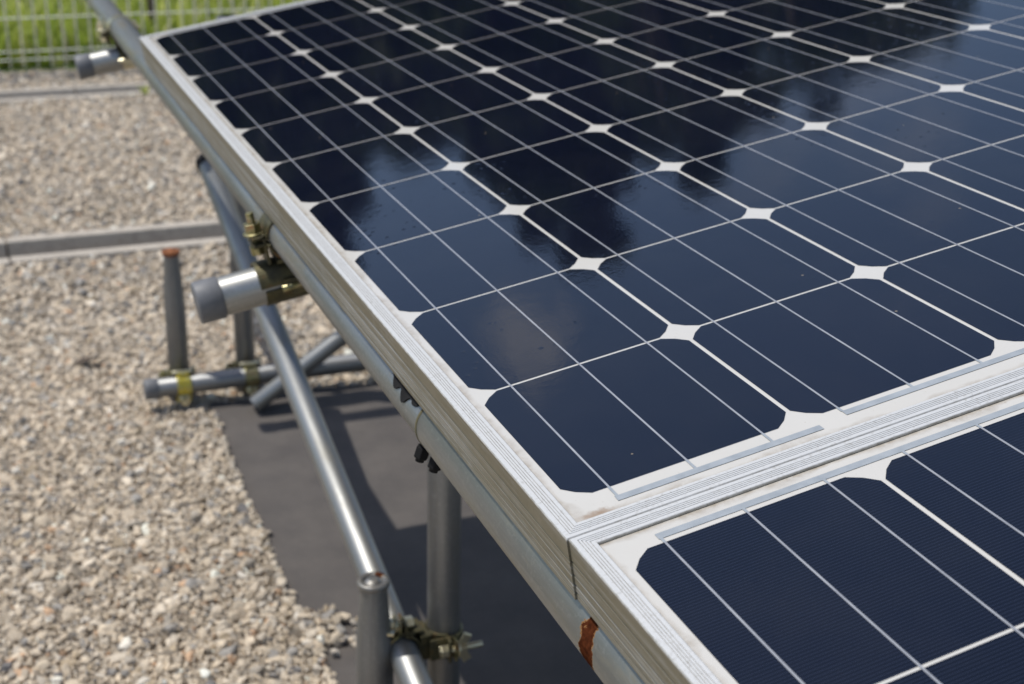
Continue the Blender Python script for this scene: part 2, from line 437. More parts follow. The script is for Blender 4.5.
def stones_at(xy, rad, zz, protos, F):
    n = len(xy); V0 = np.stack(protos)[rng.integers(0, len(protos), n)]
    ang = rng.uniform(0, 2 * np.pi, n); t1 = rng.normal(0, 0.45, n); t2 = rng.normal(0, 0.45, n)
    def rot(ax, a):
        c, s = np.cos(a), np.sin(a); o, l = np.zeros(n), np.ones(n)
        if ax == 'z': return np.stack([np.stack([c, -s, o], -1), np.stack([s, c, o], -1), np.stack([o, o, l], -1)], 1)
        if ax == 'x': return np.stack([np.stack([l, o, o], -1), np.stack([o, c, -s], -1), np.stack([o, s, c], -1)], 1)
        return np.stack([np.stack([c, o, s], -1), np.stack([o, l, o], -1), np.stack([-s, o, c], -1)], 1)
    Rm = rot('x', t1) @ rot('y', t2) @ rot('z', ang)
    P = np.einsum('nij,nkj->nki', Rm, V0) * rad[:, None, None]
    P += np.concatenate([xy, zz[:, None]], 1)[:, None, :]
    nv = V0.shape[1]
    faces = (F[None] + (np.arange(n) * nv)[:, None, None]).reshape(-1, 3)
    return P.reshape(-1, 3), faces, nv

def stone_tints(n):
    pal = np.array([(0.50, 0.435, 0.35), (0.44, 0.385, 0.315), (0.54, 0.485, 0.41), (0.38, 0.35, 0.31), (0.27, 0.265, 0.26), (0.15, 0.15, 0.16), (0.66, 0.63, 0.58), (0.44, 0.30, 0.20), (0.36, 0.30, 0.22)])
    pr = np.array([.29, .24, .17, .12, .07, .022, .04, .018, .03]); pr /= pr.sum()
    c = pal[rng.choice(len(pal), n, p=pr)] * rng.uniform(0.82, 1.18, (n, 1))
    return np.clip(c * 1.23 * np.array([1.04, 1.0, 0.93]), 0, 0.85)

def big_mesh(name, V, F, mat, tint=None, smooth=True):
    me = bpy.data.meshes.new(name); k = F.shape[1]
    me.vertices.add(len(V)); me.vertices.foreach_set('co', V.astype(np.float32).ravel())
    me.loops.add(F.size); me.loops.foreach_set('vertex_index', F.astype(np.int32).ravel())
    me.polygons.add(len(F)); me.polygons.foreach_set('loop_start', np.arange(0, F.size, k, dtype=np.int32))
    me.polygons.foreach_set('use_smooth', np.full(len(F), smooth))
    me.update(calc_edges=True)
    if tint is not None:
        a = me.color_attributes.new('tint', 'FLOAT_COLOR', 'POINT')
        a.data.foreach_set('color', np.concatenate([tint, np.ones((len(tint), 1))], 1).astype(np.float32).ravel())
    me.materials.append(mat)
    o = bpy.data.objects.new(name, me); COL.objects.link(o); return o

def scatter(x0, x1, y0, y1, sp):
    nx, ny = int((x1 - x0) / sp), int((y1 - y0) / sp)
    gx, gy = np.meshgrid(np.arange(nx), np.arange(ny))
    xy = np.stack([x0 + (gx + rng.uniform(0, 1, gx.shape)) * sp, y0 + (gy + rng.uniform(0, 1, gx.shape)) * sp], -1).reshape(-1, 2)
    return xy
parts = []
PR1, F1 = rock_protos(2 - 1, 14)
PR0, F0 = rock_protos(0, 14)
def keep(xy):
    t = (xy[:, 1] < TARP_Y1) & (xy[:, 0] > tarp_edge(xy[:, 1]) + rng.normal(-0.003, 0.003, len(xy)))
    g = np.zeros(len(xy), bool)
    for a, b in GUT: g |= (xy[:, 1] > a - 0.006) & (xy[:, 1] < b + 0.006)
    return ~(t | g)
VV, FF, TT, off = [], [], [], 0
def put(xy, med, sig, lo, hi, fine, lift=0.25, base=0.0):
    global off
    if len(xy) == 0: return
    r = np.clip(np.exp(rng.normal(np.log(med), sig, len(xy))), lo, hi)
    V, F, nv = stones_at(xy, r, r * lift + base + rng.uniform(-0.002, 0.003, len(xy)), PR1 if fine else PR0, F1 if fine else F0)
    VV.append(V); FF.append(F + off); off += len(V)
    dk = np.array([noise.noise((a * 3.1, b * 3.1, 0.7)) + 0.5 * noise.noise((a * 9, b * 9, 2.7)) for a, b in xy])
    TT.append(np.repeat(stone_tints(len(xy)) * (1 + 0.16 * dk[:, None]), nv, 0))
xy = scatter(-1.1, 0.55, 0.45, 2.75, 0.0108); put(xy[keep(xy)], 0.0072, 0.42, 0.0030, 0.0150, True, 0.16)
xy = scatter(-0.6, 0.35, 0.75, 2.6, 0.0075); put(xy[keep(xy)], 0.0034, 0.3, 0.002, 0.0055, False, 0.9, 0.001)
xy = scatter(-1.1, 0.55, 0.45, 2.75, 0.050); put(xy[keep(xy)], 0.0125, 0.22, 0.009, 0.017, True, 0.25)
xy = scatter(-1.2, 1.3, 2.75, 5.70, 0.0125); put(xy[keep(xy)], 0.0080, 0.36, 0.004, 0.015, False)
xy = scatter(-1.2, 1.3, 2.75, 5.70, 0.045); put(xy[keep(xy)], 0.0130, 0.25, 0.008, 0.020, False, 0.45)
# pebbles kicked onto the edge of the weed mat
sp = np.stack([0.108 + np.abs(rng.normal(0, 0.05, 95)), rng.uniform(1.085, 1.215, 95)], 1); sp = sp[sp[:, 0] < 0.205]
put(sp, 0.0085, 0.3, 0.004, 0.014, True, 0.6, 0.004)
sp = np.stack([tarp_edge(np.linspace(0.9, 2.0, 260)) + np.abs(rng.normal(0, 0.004, 260)), np.linspace(0.9, 2.0, 260)], 1); put(sp, 0.006, 0.3, 0.003, 0.010, True, 0.6, 0.004)
tag(big_mesh('gravel', np.concatenate(VV), np.concatenate(FF), M['stone'], np.concatenate(TT), False), 'loose beige and grey crushed gravel covering the ground', 'gravel', kind='stuff')

# ------------------------------------------------------------------ weed mat under the panels
def mat_z(x, y):
    z = 0.004 + 0.0035 * (noise.noise((x * 5, y * 5, 1.3)) + 0.6 * noise.noise((x * 14, y * 14, 4.1)))
    z += 0.016 * math.exp(-((y - 1.965 - 0.03 * math.sin(x * 6)) / 0.014) ** 2) * (0.5 + 0.5 * noise.noise((x * 4, 0, 9)) + 0.3)
    z += 0.009 * math.exp(-((y - 1.02 + 0.25 * (x - 0.2)) / 0.02) ** 2) * math.exp(-((x - 0.2) / 0.12) ** 2)
    return max(z, -0.001)
def weed_mat():
    b = MB(); nx, ny = 120, 200; vs = []
    for j in range(ny + 1):
        y = -0.9 + (TARP_Y1 + 0.9) * j / ny
        e = float(tarp_edge(np.array(y)))
        for i in range(nx + 1):
            t = (i / nx) ** 1.5
            x = e + (2.4 - e) * t
            yy = y + (0.008 * math.sin(x * 23) if j == ny else 0)
            vs.append((x, yy, mat_z(x, y)))
    b.add(vs, [(j * (nx + 1) + i, j * (nx + 1) + i + 1, (j + 1) * (nx + 1) + i + 1, (j + 1) * (nx + 1) + i) for j in range(ny) for i in range(nx)], True)
    return b.build('weed_mat', M['mat'])
tag(weed_mat(), 'dark grey weed mat spread on the gravel beneath the solar panels', 'ground sheet')

# ------------------------------------------------------------------ concrete gutters
def gutter(y0, y1, label, x_joint, L=0.6, n0=-4, n1=6, floor=-0.10):
    t = thing('concrete_gutter', label, 'gutter', loc=(0, y0, 0), group='concrete drain gutters across the gravel')
    wd = y1 - y0; rim = 0.043
    prof = [(0, -0.14), (0, 0.008), (0.003, 0.011), (rim - 0.003, 0.011), (rim, 0.008), (rim + 0.008, floor), (wd - rim - 0.008, floor), (wd - rim, 0.008), (wd - rim + 0.003, 0.011), (wd - 0.003, 0.011), (wd, 0.008), (wd, -0.14)]
    b0 = None
    for i in range(n0, n1):
        xa = x_joint + i * L + 0.003; xb = x_joint + (i + 1) * L - 0.003
        dz = random.uniform(-0.002, 0.002); n = len(prof)
        b = MB(); b.add([(xa, y, z + dz) for y, z in prof] + [(xb, y, z + dz) for y, z in prof],
                        [tuple(range(n)), tuple(range(2 * n - 1, n - 1, -1))] + [(j, (j + 1) % n + 0, (j + 1) % n + n, j + n)[::-1] for j in range(n)])
        b.build('gutter_block', M['concrete'], t)
gutter(*GUT[0], 'concrete drain gutter crossing the gravel, nearer one, behind the pipe stake with the rusty top', -0.198)
gutter(*GUT[1], 'concrete drain gutter crossing the gravel, farther one, just before the wire fence', -0.41, floor=-0.022)

# ------------------------------------------------------------------ fence
def mesh_fence():
    y = 5.735
    t = thing('mesh_fence', 'pale welded wire mesh fence between the gravel and the grass', 'fence', loc=(0, y, 0))
    b = MB()
    def stick(p0, p1, r, n=6): b.cyl(p0, p1, r, n)
    x0, x1 = -2.4, 5.6
    x = x0
    while x <= x1:
        stick((x, 0, 0.012), (x, 0, 1.2), 0.0042); x += 0.0565
    for z in (0.046, 0.082, 0.222, 0.372, 0.522, 0.672, 0.822, 0.972, 1.10, 1.14): stick((x0, 0.0058, z), (x1, 0.0058, z), 0.0028)
    b.build('wire_mesh', M['wire'], t)
    for px in (-2.4, -0.8, 1.6, 3.6, 5.6):
        p = MB(); p.cyl((px, 0.033, -0.05), (px, 0.033, 1.24), 0.019, 16); p.build('post', M['wire'], t)
mesh_fence()

# ------------------------------------------------------------------ grass behind the fence
def grass():
    n = 60000
    y = 5.80 + 6.2 * rng.uniform(0, 1, n) ** 1.25
    x = -2.6 + rng.uniform(0, 1, n) * 7.0
    clump = np.array([noise.noise((a * 1.6, b * 1.6, 0.2)) for a, b in zip(x, y)])
    h = (0.17 + 0.13 * clump + rng.normal(0, 0.05, n)).clip(0.05, 0.55)
    tall = rng.uniform(0, 1, n) < 0.015; h = np.where(tall, h * 2.1, h)
    wd = rng.uniform(0.004, 0.011, n); a = rng.uniform(0, 2 * np.pi, n); lean = rng.uniform(0.1, 0.75, n) * h; la = rng.uniform(0, 2 * np.pi, n)
    ca, sa = np.cos(a) * wd, np.sin(a) * wd; lx, ly = np.cos(la) * lean, np.sin(la) * lean
    o = np.zeros(n)
    V = np.stack([np.stack([x - ca, y - sa, o], -1), np.stack([x + ca, y + sa, o], -1),
                  np.stack([x + ca * .8 + lx * .35, y + sa * .8 + ly * .35, h * .6], -1), np.stack([x - ca * .8 + lx * .35, y - sa * .8 + ly * .35, h * .6], -1),
                  np.stack([x + lx, y + ly, h * (1 - 0.3 * (lean / h) ** 2)], -1)], 1).reshape(-1, 3)
    i = np.arange(n)[:, None] * 5
    F = np.concatenate([i + np.array([[0, 1, 2]]), i + np.array([[0, 2, 3]]), i + np.array([[3, 2, 4]])])
    tn = (0.45 + 0.6 * clump + rng.normal(0, 0.17, n)).clip(0, 0.86); tn = np.where(rng.uniform(0, 1, n) < 0.05, 1.0, tn)
    T = np.repeat(np.stack([tn, tn, tn], -1), 5, 0)
    tag(big_mesh('grass', V, F, M['grass'], T, False), 'tall bright green meadow grass behind the wire fence', 'grass', kind='stuff')
grass()
b = MB(); b.lathe([(0.014, -0.1), (0.016, 0.3), (0.013, 0.62)], 10); o = b.build('wooden_stake', M['wood']); o.location = (0.615, 6.02, 0)
tag(o, 'thin dark brown wooden stake standing in the grass just behind the wire fence', 'stake')

def weed(loc, n, hgt, label):
    b = MB(); tint = []
    for i in range(n):
        a = random.uniform(0, 6.28); l = hgt * random.uniform(0.5, 1.1); sp = random.uniform(0.2, 0.8) * l; wd = random.uniform(0.003, 0.006)
        d = Vector((math.cos(a), math.sin(a), 0)); s = Vector((-d.y, d.x, 0)) * wd
        p0 = d * 0.006; p1 = d * sp * 0.5 + Vector((0, 0, l * 0.7)); p2 = d * sp + Vector((0, 0, l * 0.85))
        b.add([p0 - s, p0 + s, p1 + s, p1 - s, p2], [(0, 1, 2, 3), (3, 2, 4)]); tint += [random.uniform(0.4, 1.0)] * 5
    o = b.build('weed', M['grass']); a = o.data.color_attributes.new('tint', 'FLOAT_COLOR', 'POINT')
    for i, q in enumerate(tint): a.data[i].color = (q, q, q, 1)
    o.location = loc
    tag(o, label, 'weed')
weed((0.44, 5.085, 0.0), 16, 0.055, 'small yellow green weed tuft growing against the far concrete gutter')

# a dry leaf lying on the gravel
b = MB(); b.add([(-0.03, 0, 0.002), (-0.01, 0.010, 0.010), (0.012, 0.012, 0.006), (0.034, 0.002, 0.014), (0.012, -0.010, 0.009), (-0.012, -0.011, 0.004)], [(0, 1, 5), (1, 4, 5), (1, 2, 4), (2, 3, 4)], True)
k = NT('dry_leaf'); k.color((0.07, 0.05, 0.035)); k.setv(Roughness=0.8)
o = b.build('dry_leaf', k.m); o.location = (-0.085, 2.34, 0.012)
sm = o.modifiers.new('solid', 'SOLIDIFY'); sm.thickness = 0.001
tag(o, 'curled dark brown dry leaf lying on the gravel', 'leaf')

# ------------------------------------------------------------------ trees that stand beyond the fence and mirror in the panels
def tree(az, dist, top_el, width_deg, seed, label, leaves=330, leaf=1.0):
    rr = np.random.default_rng(seed)
    x = 0.3 + dist * math.sin(R(az)); y = 0.8 + dist * math.cos(R(az))
    H = 0.9 + dist * math.tan(R(top_el)); wd = dist * math.tan(R(width_deg / 2))
    t = thing('tree', label, 'tree', loc=(x, y, 0), group='trees beyond the grass field')
    tb = MB(); zs = [0, 0.5, 0.25 * H, 0.5 * H, 0.8 * H]; rs = [0.028 * H, 0.02 * H, 0.017 * H, 0.011 * H, 0.003 * H]
    tb.lathe(list(zip(rs, zs)), 12)
    cl = []
    for i in range(95):
        h = rr.uniform(0.08, 0.98); env = math.sin(math.pi * min(1, (h + 0.12) / 1.14)) ** 0.6
        a = rr.uniform(0, 6.28); q = rr.uniform(0.25, 1.0) ** 0.6 * wd * env * 0.8
        c = np.array([math.cos(a) * q, math.sin(a) * q, h * H * 0.95])
        cl.append((c, rr.uniform(0.16, 0.30) * wd * (0.6 + 0.5 * env), rr.uniform(0.2, 0.9)))
        if i % 3 == 0: tb.cyl((0, 0, max(0.8, c[2] - 0.25 * H)), tuple(c), 0.004 * H, 6)
    tb.build('trunk', M['bark'], t)
    VV, TT = [], []
    for c, r, tn in cl:
        n = leaves
        d = rr.normal(size=(n, 3)); d /= np.linalg.norm(d, axis=1)[:, None]
        P = c + d * (r * rr.uniform(0.35, 1.15, n) ** 0.7)[:, None] * np.array([1.15, 1.15, 0.8])
        u = rr.normal(size=(n, 3)); u /= np.linalg.norm(u, axis=1)[:, None]
        v = np.cross(u, rr.normal(size=(n, 3))); v /= np.linalg.norm(v, axis=1)[:, None]
        s = leaf * rr.uniform(0.10, 0.18, n)[:, None] * dist / 22
        VV.append(np.stack([P - u * s, P + v * s * 0.6, P + u * s, P - v * s * 0.6], 1).reshape(-1, 3))
        TT.append(np.repeat((tn + rr.normal(0, 0.12, n)).clip(0, 1), 4))
    V = np.concatenate(VV); T = np.concatenate(TT); F = np.arange(len(V)).reshape(-1, 4)
    cr_ = big_mesh('crown', V, F, M['leaf'], np.stack([T, T, T], -1), False); cr_.parent = t
tree(23.5, 20, 26.8, 8.5, 41, 'airy thin crowned tree letting much sky through, added to soften the reflection, nearest beside the tallest tree', 110, 0.55)  # airy trees added for soft mid-tones in the panel reflection
tree(29.5, 20, 24.8, 9.5, 42, 'airy thin crowned tree letting much sky through, added to soften the reflection, farther to the right', 100, 0.55)
tree(35.5, 21, 22.8, 9.0, 43, 'airy thin crowned tree letting much sky through, added to soften the reflection, last on the right', 80, 0.55)
tree(5.0, 22, 24.8, 13.0, 11, 'slim dark tree mirrored in the panel nearest its left edge')
for az_, top_, sd_, lab in ((0.5, 19.0, 31, 'bushy tree in the back row, behind the slim dark tree'), (8.0, 20.0, 32, 'bushy tree in the back row, behind the gap of the two tall trees'),
                            (15.0, 20.5, 33, 'bushy tree in the back row, left behind the tallest tree'), (21.5, 20.5, 34, 'bushy tree in the back row, right behind the tallest tree'),
                            (28.5, 19.5, 35, 'bushy tree in the back row, behind the round tree')):
    tree(az_, 31, top_, 12.0, sd_, lab)
tree(-5.0, 23, 21.0, 12.0, 12, 'broad dark tree farthest to the left beyond the meadow')
tree(12.2, 25, 20.8, 13.0, 13, 'low tree whose top dips below the two taller trees beside it')
tree(17.9, 22, 28.8, 10.5, 14, 'tallest dark tree mirrored in the middle of the panel')
tree(21.8, 26, 24.6, 9.0, 17, 'lower tree filling the gap just right of the tallest tree')
tree(25.6, 23, 24.5, 12.0, 15, 'round tree standing right of the tallest tree')
tree(31.8, 24, 22.6, 13.0, 16, 'low round tree farthest to the right beyond the meadow')

# ------------------------------------------------------------------ solar panels
def frame_profile():
    p = [(0.0000, 0.0013), (0.0007, 0.0020)]
    for g in (0.0036, 0.0053, 0.0070, 0.0088):
        p += [(g, 0.0020), (g + 0.00012, 0.0016), (g + 0.00040, 0.0016), (g + 0.00052, 0.0020)]
    p += [(0.0117, 0.0020), (0.0122, 0.0016), (0.0122, -0.0020), (0.0020, -0.0020), (0.0020, -0.0375), (0.0250, -0.0375), (0.0250, -0.0400), (0.0004, -0.0400), (0.0, -0.0396)]
    for g in (-0.034, -0.0285, -0.0215, -0.0125):
        p += [(0.0, g - 0.0016), (0.0006, g - 0.0013), (0.0006, g - 0.0003), (0.0, g)]
    return p

def sweep_frame(b, x0, x1, y0, y1):
    prof = frame_profile(); n = len(prof); vs = []
    for sx, sy in ((0, 0), (1, 0), (1, 1), (0, 1)):
        for u, z in prof:
            vs.append((x1 - u if sx else x0 + u, y1 - u if sy else y0 + u, z))
    fs = []
    for kk in range(4):
        for i in range(n):
            j = (i + 1) % n; kn = (kk + 1) % 4
            fs.append((kk * n + i, kk * n + j, kn * n + j, kn * n + i))
    b.add(vs, fs)

CW, CH = 0.1555, 0.1556
def cell_mesh():
    me = bpy.data.meshes.new('solar_cell'); c = 0.0145; hx, hy = CW / 2, CH / 2
    pts = []
    for sx, sy in ((1, 1), (-1, 1), (-1, -1), (1, -1)):
        a = (sx * hx, sy * (hy - c)); d = (sx * (hx - c), sy * hy)
        mid = (sx * (hx - c * 0.5 + 0.0009), sy * (hy - c * 0.5 + 0.0009))
        pts += [a, mid, d] if sx * sy > 0 else [d, mid, a]
    me.from_pydata([(x, y, 0) for x, y in pts], [], [tuple(range(len(pts)))])
    me.materials.append(M['cell']); me.update(); return me
CELL = cell_mesh()

def solar_panel(label, oy, y_lo, y_hi, rows_lo, dx, ribbons, stain):
    """panel coords: cells start at x = 0.0015; rows_lo = lower edge of the first cell row"""
    t = thing('solar_panel', label, 'solar panel', PM, group='solar panels')
    fb = MB(); x0, x1 = -0.0178 + dx, 0.9688 + dx
    sweep_frame(fb, x0, x1, y_lo, y_hi); fo = fb.build('frame', M['frame'], t)
    iy0, iy1 = y_lo + 0.0123, y_hi - 0.0123
    bb = MB(); bb.box(((x0 + x1) / 2, (iy0 + iy1) / 2, -0.0022), (x1 - x0 - 0.0246, iy1 - iy0, 0.0044))
    bb.build('backsheet', backsheet_mat('white_backsheet', iy0, iy1), t)
    for j in range(10):
        for i in range(6):
            o = bpy.data.objects.new('solar_cell', CELL); COL.objects.link(o); o.parent = t
            o.location = (dx + 0.0015 + CW / 2 + 0.1585 * i, rows_lo + CH / 2 + 0.158 * j, 0.00025)
    for i in range(6):
        for q in (0.0252, 0.0772, 0.1300):
            xx = dx + 0.0015 + 0.1585 * i + q
            wb = MB(); wb.box((xx, rows_lo + 0.7888, 0.00042), (0.00135, 1.5776, 0.00016)); wb.build('tab_wire', M['tab'], t)
            lead = [(a, b_, yy) for a, b_, yy in ribbons if a - 0.003 < xx - dx < b_ + 0.003]
            for a, b_, yy in lead:
                lo = yy < rows_lo + 0.7
                e0, e1 = (yy + 0.0028, rows_lo) if lo else (rows_lo + 1.5776, yy - 0.0028)
                if e1 > e0:
                    lb = MB(); lb.box((xx, (e0 + e1) / 2, 0.00036), (0.0018, e1 - e0, 0.00016)); lb.build('tab_lead', M['ribbon'], t)
    for xa, xb, yy in ribbons:
        rb = MB(); rb.box(((xa + xb) / 2 + dx, yy, 0.00036), (xb - xa, 0.0056, 0.00016)); rb.build('bus_ribbon', M['ribbon'], t)
    return t
solar_panel('large dark solar panel filling the middle of the photo, its far corner near the fence', 0, -0.0373, 1.6046, 0.0011, 0.0,
            [(0.0249, 0.1645, -0.0131), (0.1848, 0.4520, -0.0068), (0.5020, 0.7690, -0.0068), (0.8190, 0.9300, -0.0131),
             (0.0249, 0.2930, 1.5860), (0.3420, 0.6100, 1.5860), (0.6600, 0.9270, 1.5860)], None)
solar_panel('solar panel in the bottom right corner, cut off by the photo edge', 0, -1.6800, -0.0377, -0.0683 - 0.1556 - 1.422, 0.0012,
            [(0.0252, 0.2930, -0.0614), (0.3420, 0.6100, -0.0614), (0.6600, 0.9270, -0.0614),
             (0.0249, 0.1640, -1.6590), (0.1852, 0.4520, -1.6590)], None)

# ------------------------------------------------------------------ scaffold pipes
PR = 0.0212
def axis_matrix(p0, p1):
    d = (Vector(p1) - Vector(p0))
    mt = d.to_track_quat('Z', 'Y').to_matrix().to_4x4(); mt.translation = Vector(p0); return mt, d.length
def tube_part(t, z0, z1, r, mat, name='tube'):
    b = MB(); ri = r - 0.0024
    b.lathe([(ri, z0), (r - 0.0004, z0), (r, z0 + 0.0006), (r, z1 - 0.0006), (r - 0.0004, z1), (ri, z1)], 56, caps=False)
    b.lathe([(ri, z1), (ri, z0)], 56, caps=False)
    return b.build(name, mat, t)
def cap_part(t, z0, ln, r, mat=None, flip=False):
    """plastic cap pushed over the end at z0, closed towards -z (or +z when flipped)"""
    s = -1 if flip else 1
    prof = [(0.001, -0.003 * s), (r + 0.0002, -0.003 * s), (r + 0.0013, -0.0022 * s), (r + 0.0018, -0.0008 * s), (r + 0.0018, (ln - 0.0008) * s), (r + 0.0012, ln * s), (r, ln * s)]
    b = MB(); b.lathe([(q, z0 + z) for q, z in (prof if s > 0 else prof[::-1])], 56, caps=False)
    return b.build('end_cap', mat or M['plastic'], t)
def pipe(label, p0, p1, r=PR, mat=None, cap0=False, cap1=False, group='steel scaffold pipes of the panel stand', capmat=None):
    mt, L = axis_matrix(p0, p1)
    t = thing('scaffold_pipe', label, 'pipe', mt, group=group)
    tube_part(t, 0, L, r, mat or M['galv'])
    if cap0: cap_part(t, 0, 0.024, r, capmat)
    if cap1: cap_part(t, L, 0.024, r, capmat, True)
    return t

PZ, PXC = -0.0625, -0.0020
# purlin along the low edge, two lengths meeting in a sleeve near the front
PUR0, PUR1, JOINT = -1.5, 2.75, 0.246
mt = PM @ Matrix.Translation((PXC, PUR0, PZ)) @ Matrix.Rotation(R(-90), 4, 'X')
t = thing('scaffold_pipe', 'long weathered rail pipe with a rust patch running under the panels\' left edge', 'pipe', mt, group='steel scaffold pipes of the panel stand')
tube_part(t, 0, JOINT - PUR0, PR + 0.0006, M['galv_purlin'])
tube_part(t, JOINT - PUR0 + 0.002, PUR1 - PUR0, PR - 0.0002, M['galv_purlin'])
b = MB(); zj = JOINT - PUR0 + 0.001
b.lathe([(PR - 0.001, zj - 0.002), (PR + 0.0010, zj - 0.0014), (PR + 0.0010, zj + 0.0014), (PR - 0.001, zj + 0.002)], 56, caps=False); b.build('joint_ring', M['groove'], t)

RZ = PZ - 0.054
RY_N, RY_F = 0.758, 2.056
pipe('short capped rafter pipe end sticking out left in the middle, under the rail pipe', P2W(-0.108, RY_N, RZ), P2W(1.05, RY_N, RZ), cap0=True)
pipe('short capped rafter pipe end sticking out at the top left before the fence', P2W(-0.094, RY_F, RZ), P2W(1.05, RY_F, RZ), cap0=True)
NP = Vector((0.205, 0.80, 0)); FP = Vector((0.217, 2.105, 0))
pipe('upright post pipe in front, standing on the weed mat under the rail', NP, NP + Vector((0, 0, 0.79)), mat=M['galv_dull'])
pipe('upright post pipe farther back, rising from the pipe lying on the ground', FP, FP + Vector((0, 0, 0.79)), mat=M['galv_dull'])
GP0, GP1 = Vector((0.002, 2.060, 0.052)), Vector((1.5, 2.060, 0.052))
pipe('horizontal pipe lying near the ground with a grey cap on its left end', GP0, GP1, mat=M['galv_dull'], cap0=True, r=0.0200)
BA, BB = Vector((0.1465, 0.80, 0.205)), Vector((0.150, 1.765, 0.448))
bd = (BB - BA).normalized()
pipe('long bright brace pipe sloping from the front post up to the back post', BA - bd * 0.45, BA + bd * 1.29, r=0.0195, cap1=True, capmat=M['rubber'])
pipe('short brace pipe with an open lower end resting on the ground, crossing the ground pipe', Vector((0.205, 1.975, 0.024)), Vector((0.205, 1.975, 0.024)) + Vector((0.196, 0.022, 0.118)).normalized() * 0.95, r=0.0175)

# ------------------------------------------------------------------ ground stakes with swaged tops
def ground_stake(label, loc, top, capmat, s=1.0):
    t = thing('ground_stake', label, 'stake', loc=loc, group='tapered steel ground stakes')
    b = MB()
    b.lathe([(0.024 * s, -0.1), (0.024 * s, top - 0.12), (0.0222 * s, top - 0.08), (0.0180 * s, top - 0.024), (0.0172 * s, top - 0.012), (0.0172 * s, top - 0.008)], 44)
    b.build('shaft', M['galv_dull'], t)
    c = MB()
    c.lathe([(0.0170 * s, top - 0.010), (0.0195 * s, top - 0.0085), (0.0203 * s, top - 0.006), (0.0203 * s, top - 0.002), (0.0192 * s, top), (0.0135 * s, top), (0.0125 * s, top - 0.0025), (0.0125 * s, top - 0.003), (0.0105 * s, top - 0.003), (0.009 * s, top + 0.0005), (0.004 * s, top + 0.0015)], 44)
    c.build('head', capmat, t)
M['head'] = galv('rusty_rim_steel', (0.26, 0.27, 0.28), (0.17, 0.155, 0.14), 0.45, 0.8, rust=((0.013, 0.012, 0.306), 0.007, (1, 1, 1)), dirt=0.5)
ground_stake('grey tapered ground stake with a flat round head, at the bottom of the photo', (0.112, 0.80, 0), 0.308, M['head'])
ground_stake('dark tapered ground stake with an orange rusty top, clamped to the ground pipe', (0.0775, 2.103, 0), 0.330, M['rust'], 0.90)

